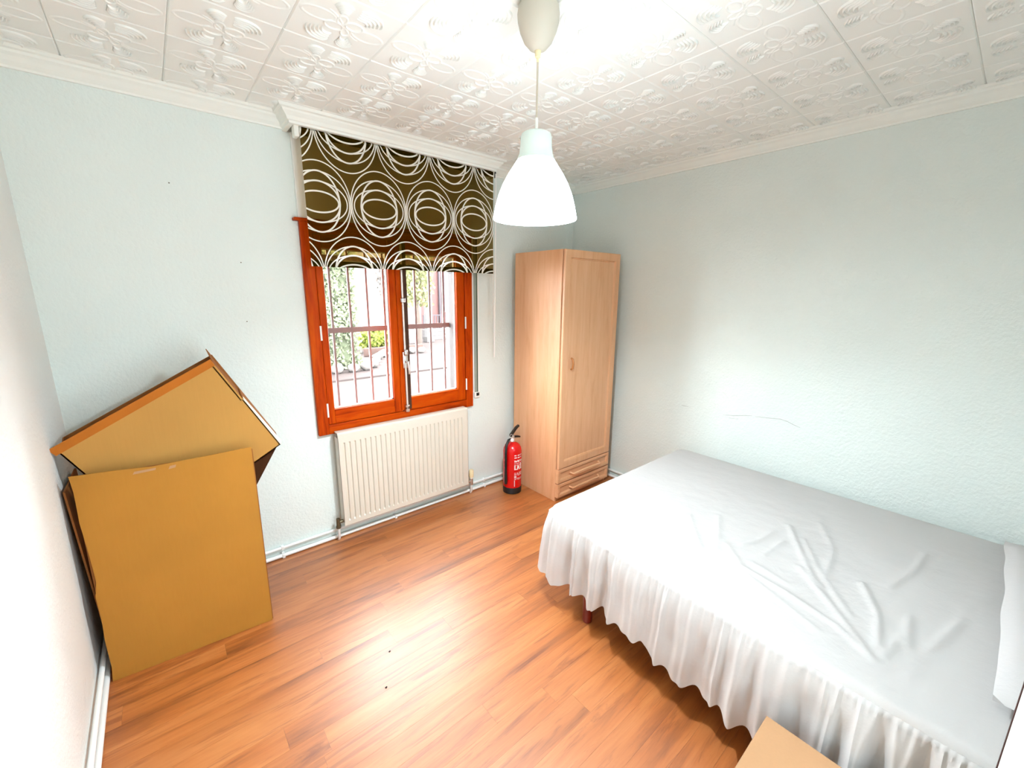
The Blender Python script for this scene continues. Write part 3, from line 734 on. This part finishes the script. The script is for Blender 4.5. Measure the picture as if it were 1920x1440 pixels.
cover = thing('bed_cover', (-0.82, -2.16, 0.10), 'white wrinkled cotton bed cover with a gathered frill hanging at the side', 'bed cover')
wr = [[(-0.725, -2.072), (-0.9, -2.165), (-1.074, -2.259), (-1.103, -2.292)], [(-1.04, -2.206), (-1.187, -2.344), (-1.358, -2.482)],
      [(-1.208, -2.048), (-1.24, -2.215), (-1.288, -2.382), (-1.364, -2.489)], [(-0.964, -2.388), (-1.122, -2.46), (-1.29, -2.489)],
      [(-0.887, -1.819), (-1.02, -1.88), (-1.176, -1.94)], [(-0.996, -1.73), (-1.209, -1.888)], [(-0.831, -2.042), (-0.94, -2.03), (-1.05, -1.994)],
      [(-0.583, -2.158), (-0.787, -2.257), (-1.078, -2.294)], [(-0.534, -2.512), (-0.72, -2.50), (-0.906, -2.454)], [(-0.928, -2.65), (-1.178, -2.594)],
      [(-1.168, -1.652), (-1.249, -1.728)], [(-1.242, -1.498), (-1.322, -1.526)], [(-1.179, -2.528), (-1.327, -2.507)], [(-1.055, -2.53), (-1.221, -2.546)],
      [(-1.313, -1.593), (-1.412, -1.621)], [(-1.15, -2.074), (-1.185, -2.206)], [(-0.887, -2.102), (-1.061, -2.081)],
      [(-1.10, -1.95), (-1.25, -2.10), (-1.36, -2.35)], [(-0.80, -2.15), (-1.00, -2.26), (-1.20, -2.40)], [(-0.95, -2.20), (-1.02, -2.28)]]
segs = [(Vector(a), Vector(b_), 0.0065 if k < 4 else 0.0042) for k, p in enumerate(wr) for a, b_ in zip(p, p[1:])]
def top_h(x, y):
    h = 0; P = Vector((x, y))
    for a, b_, amp in segs:
        if abs(P.x-(a.x+b_.x)/2) > 0.25 or abs(P.y-(a.y+b_.y)/2) > 0.25: continue
        d = b_-a; t = max(0, min(1, (P-a).dot(d)/d.length_squared)); q = (P-a-d*t).length
        if q < 0.05: h = max(h, amp*math.exp(-(q/0.011)**2))
    h += 0.0028*noise.noise((x*5, y*5, 0.3))+0.0014*noise.noise((x*17, y*11, 2.1))+0.0012*abs(noise.noise((x*26+y*14, y*22-x*9, 5.0)))
    return h
NX, NY = 150, 210; ER = 0.028
vs = []; fs = []
for j in range(NY+1):
    v = j/NY; y = BY0+(BY1-BY0)*v
    for i in range(NX+1):
        u = i/NX; x = bx(y)+(BBX-bx(y))*u
        # rounded corners in plan
        cxr = 0.07; yy, xx = y, x
        for sx, ex in ((1, bx(y)), (-1, BBX)):
            for sy_, ey in ((-1, BY0), (1, BY1)):
                dx, dy = (x-ex)*sx, (y-ey)*sy_
                if dx < cxr and dy < cxr:
                    qx, qy = cxr-dx, cxr-dy; m_ = max(qx, qy); L = math.hypot(qx, qy)
                    if L > 0: k = m_/L; xx = ex+sx*(cxr-qx*k); yy = ey+sy_*(cxr-qy*k)
        d = min(u*(BBX-bx(y)), (1-u)*(BBX-bx(y)), v*(BY0-BY1), (1-v)*(BY0-BY1))
        drop = ER-math.sqrt(max(0, ER**2-(ER-min(d, ER))**2)) if d < ER else 0
        fade = min(1, d/0.08)
        vs.append((xx, yy, BZ-drop*0.75+top_h(x, y)*fade))
for j in range(NY):
    for i in range(NX):
        a = j*(NX+1)+i; fs.append((a, a+1, a+NX+2, a+NX+1))
part('top_sheet', MB().add(vs, fs), M['sheet'], cover, True)
# frill
path = []
R0 = 0.065
def seg(p, q, st=0.005):
    p, q = Vector(p), Vector(q); n = max(2, int((q-p).length/st)); return [p+(q-p)*i/n for i in range(n)]
pts = seg((bx(BY1), BY1), (bx(BY0-R0), BY0-R0))
c0 = Vector((bx(BY0)+R0, BY0-R0)); pts += [c0+R0*Vector((math.cos(a), math.sin(a))) for a in [PI-PI/2*i/20 for i in range(20)]]
pts += seg((bx(BY0)+R0, BY0), (BBX-R0, BY0))
c1 = Vector((BBX-R0, BY0-R0)); pts += [c1+R0*Vector((math.cos(a), math.sin(a))) for a in [PI/2-PI/2*i/12 for i in range(12)]]
pts += seg((BBX, BY0-R0), (BBX, BY1), 0.02)
NT_ = 30; vs = []; fs = []; sdist = 0
ztop = BZ-ER*0.75+0.003
for i, p in enumerate(pts):
    d = (pts[min(i+1, len(pts)-1)]-pts[max(i-1, 0)]).normalized(); nrm = Vector((-d.y, d.x))   # outward
    if i: sdist += (p-pts[i-1]).length
    ss = sdist+0.05*noise.noise((sdist*6, 1.7, 0))
    back = p.x > -0.3 and p.y < BY0-0.05
    big = noise.noise((ss*3.6, 3.3, 0))*0.9+noise.noise((ss*7.5, 7.1, 0))*0.5
    ph = 2*PI*ss/0.100+6.5*noise.noise((ss*2.7, 5.5, 0))
    wave = math.sin(ph)+0.35*math.sin(2*ph+1.0+3*noise.noise((ss*2, 1, 1)))
    wamp = 0.004+0.036*abs(noise.noise((ss*2.6, 0.4, 0)))
    ph2 = 2*PI*ss/0.037+3*noise.noise((ss*6, 8.1, 0)); wave2 = math.sin(ph2)
    fine = math.sin(ss*2*PI/0.019+2*noise.noise((ss*9, 2, 2)))
    hem = 0.158+0.04*noise.noise((ss*4.1, 9.2, 0))-0.035*big-0.012*wave
    for k in range(NT_+1):
        t = k/NT_
        fold = 0.050*big*t**0.9+wamp*wave*min(1, t*1.5)+0.0035*wave2*math.sin(min(1, t*3)*PI/2)*(1-0.6*t)
        crease = 0.003*noise.noise((ss*14, t*4, 4.0))*min(1, t*3)
        out = 0.004+0.014*math.sin(min(1, t*3)*PI/2)+0.020*t+math.exp(-t*8)*0.0032*fine+fold+crease
        if k == 0: out = -0.003
        if back: out = min(out, 0.02)*0.4
        lat = (0.55*wamp*math.cos(ph)+0.012*noise.noise((ss*7, t*2.2, 11.0)))*t
        z = ztop-(ztop-hem)*t
        q = p+nrm*(max(out, 0.001) if k else out)+d*lat
        vs.append((q.x, q.y, z))
m_ = NT_+1
fs = [(i*m_+k, (i+1)*m_+k, (i+1)*m_+k+1, i*m_+k+1) for i in range(len(pts)-1) for k in range(NT_)]
part('frill', MB().add(vs, fs), M['ruffle'], cover, True, 'gathered white frill')

# folded pillow at the head end
pm = MB(); vs = []; fs = []; nu, nv = 44, 20
for sgn in (1, -1):
    o = len(vs)
    for j in range(nv+1):
        for i in range(nu+1):
            u, v = -1+2*i/nu, -1+2*j/nv
            pinch = 1-0.10*(abs(u)**3)*(1-abs(v)**2)*0.5
            x = -0.78+0.56*u*(1-0.05*(1-v*v)*0); y = -2.905+0.185*v*(1-0.10*(1-abs(u)**4)*0.3)*pinch+0.014*noise.noise((u*3, v, 2))
            hgt = 0.036*((1-abs(u)**5)*(1-abs(v)**4))**0.55
            z = BZ+0.040+sgn*hgt*(1.0 if sgn > 0 else 0.85)+0.006*noise.noise((u*6, v*4, 1.0+sgn))*(1-abs(v)**3)
            vs.append((x, y, max(z, BZ+0.007)))
    fs += [(o+j*(nu+1)+i, o+j*(nu+1)+i+1, o+(j+1)*(nu+1)+i+1, o+(j+1)*(nu+1)+i) for j in range(nv) for i in range(nu)]
pm.add(vs, fs)
solo('pillow', pm, M['pillow'], (-0.78, -2.905, BZ), 'long white pillow lying across the head of the bed', 'pillow', smooth=True)

# ------------------------------------------------------------------ cardboard
def quad_sheet(name, P, thick, mat, parent, label=None):
    """flat sheet with corners P (front face, counter-clockwise) and thickness away from the viewer"""
    P = [Vector(p) for p in P]; nrm = (P[1]-P[0]).cross(P[-1]-P[0]).normalized()
    return part(name, MB().prism(P, -nrm*thick), mat, parent, label=label)
A = [Vector((-3.186, -0.488, 0.001)), Vector((-2.618, -0.527, 0.001)), Vector((-2.602, -0.440, 0.853)), Vector((-3.188, -0.415, 0.867))]
cs = thing('cardboard_sheet', (-2.9, -0.47, 0), 'large flat brown cardboard panel leaning at the front of the cardboard', 'cardboard')
def bil(u, v): return A[0]*(1-u)*(1-v)+A[1]*u*(1-v)+A[2]*u*v+A[3]*(1-u)*v
edge = [bil(0, 0), bil(1, 0), bil(1, 0.5), bil(1, 1), bil(0.72, 0.992), bil(0.40, 0.985), bil(0.2, 0.995), bil(0, 1)]
rr = random.Random(9)
for k in range(1, 14):
    v = 1-k/14; edge.append(bil(0.004+0.008*rr.random()+(0.012 if 4 < k < 8 else 0), v))
nA = (A[1]-A[0]).cross(A[3]-A[0]).normalized()
part('front_layer', MB().prism(edge, -nA*0.005), M['kraft'], cs)
off = -nA*0.0075
part('back_layer', MB().prism([p+off+Vector((0.004, 0, -0.012 if p.z > 0.3 else 0)) for p in (A[0], A[1], A[2], A[3])], -nA*0.005), M['kraft_shaded'], cs)
for (u0, u1, v0, v1) in ((0.30, 0.42, 0.962, 0.976), (0.49, 0.53, 0.958, 0.975)):
    part('torn_patch', MB().prism([bil(u0, v0)+nA*0.0004, bil(u1, v0+0.004)+nA*0.0004, bil(u1+0.005, v1)+nA*0.0004, bil(u0+0.01, v1-0.002)+nA*0.0004], nA*0.0006), M['kraft_pale'], cs)

cb = thing('cardboard_box', (-2.85, -0.30, 0.53), 'open brown cardboard box tilted on its corner on top of the folded cardboard', 'box')
YF, YB = -0.352, -0.252
Lc, Tc, Rc = Vector((-3.205, YF, 0.943)), Vector((-2.686, YF, 1.228)), Vector((-2.467, YF, 0.808))
Bc = Lc+Rc-Tc
th = 0.005
part('front_panel', MB().prism([Lc, Bc, Rc, Tc], (0, th, 0)), M['kraft_light'], cb)
dB = Vector((0.002, YB-YF, 0.036))
part('back_panel', MB().prism([Lc+dB, Bc+dB, Rc+dB, Tc+dB], (0, th, 0)), M['kraft_shaded'], cb)
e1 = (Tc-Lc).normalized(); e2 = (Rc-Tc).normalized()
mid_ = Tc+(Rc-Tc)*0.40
part('side_panel', MB().prism([mid_-e1*th, Rc-e1*th, Rc-e1*th+dB, mid_-e1*th+dB], e1*th), M['kraft_shaded'], cb)
part('flap', MB().prism([mid_, Rc, Rc+e1*0.010+Vector((0, 0.03, 0.003)), mid_+e1*0.003+Vector((0, 0.03, 0.003))], e1*0.003), M['lit_flap'], cb, label='side flap with lamp light put into its pale colour')
part('side_panel', MB().prism([Tc-e1*0.012, mid_-e1*0.012, mid_-e1*0.012+dB, Tc-e1*0.012+dB], e1*th), M['kraft_shaded'], cb)
part('side_panel', MB().prism([Lc, Bc, Bc+dB, Lc+dB], e1*th), M['kraft_shaded'], cb)
part('bottom_panel', MB().prism([Bc, Rc, Rc+dB, Bc+dB], -e2*th), M['hem_and_shadow'], cb)  # shadow under the box is put into this dark colour
fl = Vector((0, -0.014, 0))-e2*0.034
part('flap', MB().prism([Lc-e1*0.012, Tc, Tc+fl, Lc-e1*0.012+fl], (0, 0.003, 0.001)), M['kraft_flap'], cb, label='narrow orange-brown front flap')
part('flap', MB().prism([Tc-e1*0.006+dB*0.2, Tc-e1*0.006+dB, Tc+dB-e2*0.034-e1*0.006, Tc+dB*0.25-e2*0.022-e1*0.002], e1*0.003), M['kraft_shaded'], cb)
q = Rc+Vector((-0.004, 0.03, -0.003))  # dark sheet below stands in for the shadowed bottom opening
part('flap', MB().prism([q, Vector((-2.584, YF+0.04, 0.612)), Vector((-2.75, YF+0.04, 0.550)), q-e1*0.40], (0, 0.003, 0)), M['hem_and_shadow'], cb, label='dark sheet standing for the shadow at the box bottom')

cf = thing('folded_cardboard', (-2.95, -0.2, 0), 'stack of folded cardboard boxes in shadow behind the front panel', 'cardboard')
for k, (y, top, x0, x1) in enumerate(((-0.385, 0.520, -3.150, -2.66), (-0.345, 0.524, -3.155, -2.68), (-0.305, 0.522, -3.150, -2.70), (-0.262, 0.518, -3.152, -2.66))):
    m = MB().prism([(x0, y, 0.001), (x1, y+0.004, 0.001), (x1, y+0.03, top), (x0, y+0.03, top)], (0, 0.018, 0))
    part('folded_box', m, M['kraft_shaded'] if k else M['kraft'], cf)
cf2 = thing('cardboard_sheet', (-3.16, -0.3, 0), 'narrow cardboard sheet in a shaded colour against the white left wall', 'cardboard')
part('sheet', MB().prism([(-3.170, -0.440, 0.001), (-3.170, -0.10, 0.001), (-3.206, -0.10, 0.80), (-3.210, -0.385, 0.80)], (-0.006, 0, 0)), M['kraft_shaded'], cf2)

nb = thing('cardboard_box', (-1.85, -2.53, 0), 'closed pale cardboard box beside the bed at the bottom edge', 'box')
NX0, NX1, NY0, NY1, NZ = -2.06, -1.607, -2.76, -2.311, 0.315
part('body', MB().box(NX0, NX1, NY0, NY1, 0, NZ-0.004, 0.002), M['kraft_pale'], nb)
ym = (NY0+NY1)/2
part('flap', MB().box(NX0, NX1, NY0, ym-0.001, NZ-0.004, NZ, 0.0015), M['kraft_pale'], nb)
part('flap', MB().box(NX0, NX1, ym+0.001, NY1, NZ-0.004, NZ, 0.0015), M['kraft_pale'], nb)
part('tape', MB().box(NX0, NX1-0.002, ym-0.025, ym+0.025, NZ, NZ+0.0006), M['tape'], nb)

# ------------------------------------------------------------------ open white door at the right edge
d1 = struct('door_1', MB().box(-1.655, -1.618, YR+0.03, -2.729, 0.008, 2.02, 0.002), M['white_gloss'], 'white door standing open at the right edge')
part('edge_strip', MB().box(-1.628, -1.6180, -2.7289, -2.7275, 0.008, 2.02), M['edge'], d1, label='dark red-brown edge of the door')
m = MB().tube([(-1.655, -2.79, 1.03), (-1.700, -2.79, 1.03), (-1.705, -2.81, 1.03), (-1.705, -2.90, 1.03)], 0.008, 10); m.box(-1.660, -1.655, -2.81, -2.77, 0.95, 1.09, 0.002)
part('handle', m, M['chrome'], d1, True)

# crumbs on the floor
for (x, y, lab) in ((-2.262, -1.060, 'tiny dark crumb on the shiny patch of floor, farther from the camera'), (-2.346, -1.215, 'tiny dark crumb on the shiny patch of floor, nearer the camera')):
    m = MB().lathe([(0, 0), (0.0035, 0.0008), (0.004, 0.002), (0.0025, 0.0034), (0, 0.0038)], (x, y, 0.0), 8)
    m.v = [(x+(a-x)*1.3, b_+0.0008*math.sin(a*900), c) for a, b_, c in m.v]
    solo('crumb', m, M['crumb'], (x, y, 0), lab, 'crumb')

# ------------------------------------------------------------------ garden outside
ZG = -0.12
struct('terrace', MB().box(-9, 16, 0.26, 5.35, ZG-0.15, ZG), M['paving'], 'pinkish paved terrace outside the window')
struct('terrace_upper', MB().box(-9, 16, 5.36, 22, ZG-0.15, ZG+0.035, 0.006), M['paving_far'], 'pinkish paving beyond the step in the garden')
G2 = ZG+0.035
def leaves(n, pos, size, rng, droop=0.0):
    m = MB()
    for _ in range(n):
        p, nrm = pos(rng); L = size*(0.7+0.6*rng.random())
        d = Vector((rng.uniform(-1, 1), rng.uniform(-1, 1), rng.uniform(-1, 1)-droop)).normalized()
        s = d.cross(Vector(nrm)+Vector((rng.uniform(-.5, .5), rng.uniform(-.5, .5), rng.uniform(-.5, .5)))).normalized()*L*0.36
        u = s.cross(d).normalized()*L*0.10
        p = Vector(p)
        m.add([p, p+d*L*0.45+s+u, p+d*L, p+d*L*0.45-s+u, p+d*L*0.5], [(0, 1, 4), (1, 2, 4), (2, 3, 4), (3, 0, 4)])
    return m
rg = random.Random(11)
hd = thing('hedge', (-0.6, 6.6, G2), 'tall pale green clipped hedge left of the garden view', 'hedge')
part('twigs', MB().box(-1.9, 0.30, 6.42, 7.0, G2, 2.55, 0.1), M['leaf_core'], hd)
def hpos(r):
    if r.random() < 0.8:
        x = r.uniform(-1.5, 0.42); z = r.uniform(G2+0.02, 2.6)
        lo = 0.12*math.sin(z*5)+0.06*math.sin(x*9)
        return (x, 6.36+0.10*noise.noise((x*3, z*3, 0))-0.04*r.random()+lo*0.4, z), (0, -1, 0.3)
    z = r.uniform(G2, 2.6); y = r.uniform(6.35, 7.0)
    return (0.36+0.06*noise.noise((y*3, z*4, 0)), y, z), (1, 0, 0.3)
o = part('foliage', leaves(5200, hpos, 0.085, rg), M['leaf_hedge'], hd); o['kind'] = 'stuff'

def blob(c, rx, ry, rz, seed, n=2):
    bm = bmesh.new(); bmesh.ops.create_icosphere(bm, subdivisions=n, radius=1)
    for v in bm.verts:
        k = 1+0.28*noise.noise(v.co*1.7+Vector((seed, seed*2, 0)))
        v.co = Vector((c[0]+v.co.x*rx*k, c[1]+v.co.y*ry*k, max(c[2]+v.co.z*rz*k, G2 if c[1] > 5.36 else ZG)))
    m = MB(); m.bm(bm); return m
stones = [(-0.18, 6.02, .17), (0.13, 5.98, .16), (0.42, 6.02, .17), (0.66, 6.25, .16), (0.82, 6.55, .15), (0.98, 6.92, .16), (1.18, 7.22, .15), (1.42, 7.50, .17), (1.72, 7.58, .16), (2.0, 7.62, .15), (2.28, 7.66, .15), (2.55, 7.62, .14)]
desc = ['farthest left, in front of the hedge', 'second from the left, in front of the hedge', 'third from the left, in front of the hedge', 'fourth from the left, at the hedge corner', 'fifth from the left, past the hedge', 'sixth from the left, past the hedge',
        'seventh from the left, before the planter', 'eighth from the left, before the bush', 'fourth from the right, before the bush', 'third from the right, before the trunk', 'second from the right, before the trunk', 'farthest right, before the trunk']
for k, (x, y, rr_) in enumerate(stones):
    solo('garden_stone', blob((x, y, G2+rr_*0.55), rr_*0.78, rr_*0.62, rr_*0.62, k*1.3), M['stone'], (x, y, G2), 'pale border stone '+desc[k], 'stone', 'border stones in the garden', True)
pl = thing('planter', (1.75, 7.83, G2), 'low terracotta garden bed edge below the yellow-green bush', 'planter')
part('wall', MB().box(1.05, 2.7, 7.80, 7.86, G2, 0.13, 0.02), M['planter'], pl)
bu = thing('bush', (1.6, 8.42, 0.13), 'bright yellow-green bush in the garden seen through the left pane', 'bush')
def bpos(r):
    a, t = r.uniform(0, 2*PI), math.acos(r.uniform(-0.3, 1)); k = 0.75+0.3*r.random()
    n = Vector((math.sin(t)*math.cos(a), math.sin(t)*math.sin(a), math.cos(t)))
    return (1.62+n.x*0.48*k, 8.42+n.y*0.32*k, 0.22+n.z*0.36*k), n
part('branches', blob((1.62, 8.42, 0.28), 0.36, 0.22, 0.24, 3.0), M['leaf_bush'], bu)
o = part('foliage', leaves(900, bpos, 0.10, rg), M['leaf_bush'], bu); o['kind'] = 'stuff'
# white garden wall with a dry hanging plant
gw = thing('garden_wall', (2.4, 10.2, G2), 'white garden wall behind the bush', 'wall')
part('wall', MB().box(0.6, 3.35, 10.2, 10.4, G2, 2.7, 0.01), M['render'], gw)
dp = thing('dry_plant', (2.6, 10.1, 1.0), 'dry brownish plant hanging on the white garden wall', 'plant')
part('stem', MB().tube([(2.75, 10.12, 2.6), (2.7, 10.05, 2.1), (2.62, 10.02, 1.6), (2.58, 10.0, 1.2)], 0.012, 6), M['trunk'], dp)
o = part('foliage', leaves(160, lambda r: ((r.uniform(2.4, 3.2), r.uniform(9.95, 10.1), 1.25+1.3*r.random()**0.7), (0, -1, 0)), 0.09, rg, 1.2), M['leaf_dry'], dp); o['kind'] = 'stuff'
# house with porch at the back right
hs = thing('house', (6.0, 12.5, G2), 'pink rendered house with shuttered window beyond the terrace', 'house')
part('wall', MB().box(3.9, 12, 12.3, 12.6, G2, 4.2), M['pinkwall'], hs)
part('wall', MB().box(3.5, 4.75, 11.7, 12.29, G2, 4.2), M['render'], hs)
wf = part('window', MB().box(5.98, 7.1, 12.22, 12.3, 0.72, 2.5, 0.01), M['render'], hs)
for k in range(2):
    sh = part('shutter', MB().box(6.06+0.5*k, 6.50+0.5*k, 12.18, 12.22, 0.78, 2.42, 0.006), M['shutter'], hs)
    for q in range(9):
        z = 0.86+q*0.17
        part('slat', MB().box(6.10+0.5*k, 6.46+0.5*k, 12.165, 12.18, z, z+0.11, 0.004), M['shutter'], sh)
part('drainpipe', MB().tube([(5.86, 12.22, G2), (5.86, 12.22, 3.9)], 0.05, 8), M['railing'], hs)
part('plinth', MB().box(4.76, 12, 12.24, 12.3, G2, 0.10), M['step'], hs)
st = thing('garden_steps', (5.6, 10.6, G2), 'low pale steps in front of the grey-violet railing', 'steps')
for k in range(3):
    part('step', MB().box(4.35, 7.2, 10.1+0.3*k, 11.0, G2+0.10*k, G2+0.10*(k+1), 0.01), M['step'], st)
rl = thing('railing', (5.3, 11.1, G2), 'grey-violet railing of short bars in front of the pink house', 'railing')
part('top_rail', MB().box(4.5, 6.3, 11.10, 11.14, 0.66, 0.70), M['railing'], rl)
for k in range(16):
    x = 4.53+k*0.115
    part('bar', MB().box(x-0.02, x+0.02, 11.11, 11.13, G2, 0.66), M['railing'], rl)
for k, (x, lab) in enumerate(((3.30, 'pale garden pillar just right of the window bolt'), (3.93, 'pale garden pillar left of the pink house'))):
    pt = thing('garden_pillar', (x, 9.6, G2), lab, 'pillar', 'pale pillars in the garden')
    part('shaft', MB().box(x-0.10, x+0.10, 9.6, 9.8, G2, 2.7, 0.015), M['render'], pt)
    part('plinth', MB().box(x-0.14, x+0.14, 9.56, 9.84, G2, 0.10, 0.015), M['step'], pt)
vn = thing('climbing_plant', (2.95, 8.6, G2), 'yellow-green climbing plant on a pale trunk, seen through the right pane', 'plant')
part('trunk', MB().tube([(2.98, 8.6, G2), (3.02, 8.58, 0.5), (2.96, 8.6, 1.1), (3.0, 8.6, 2.3)], [0.10, 0.075, 0.06, 0.04], 10), M['trunk'], vn, True)
o = part('foliage', leaves(1100, lambda r: ((r.uniform(2.55, 3.40), r.uniform(8.3, 8.9), 1.15+1.5*r.random()**0.8), (0, -1, 0.2)), 0.11, rg, 0.9), M['leaf_vine'], vn); o['kind'] = 'stuff'
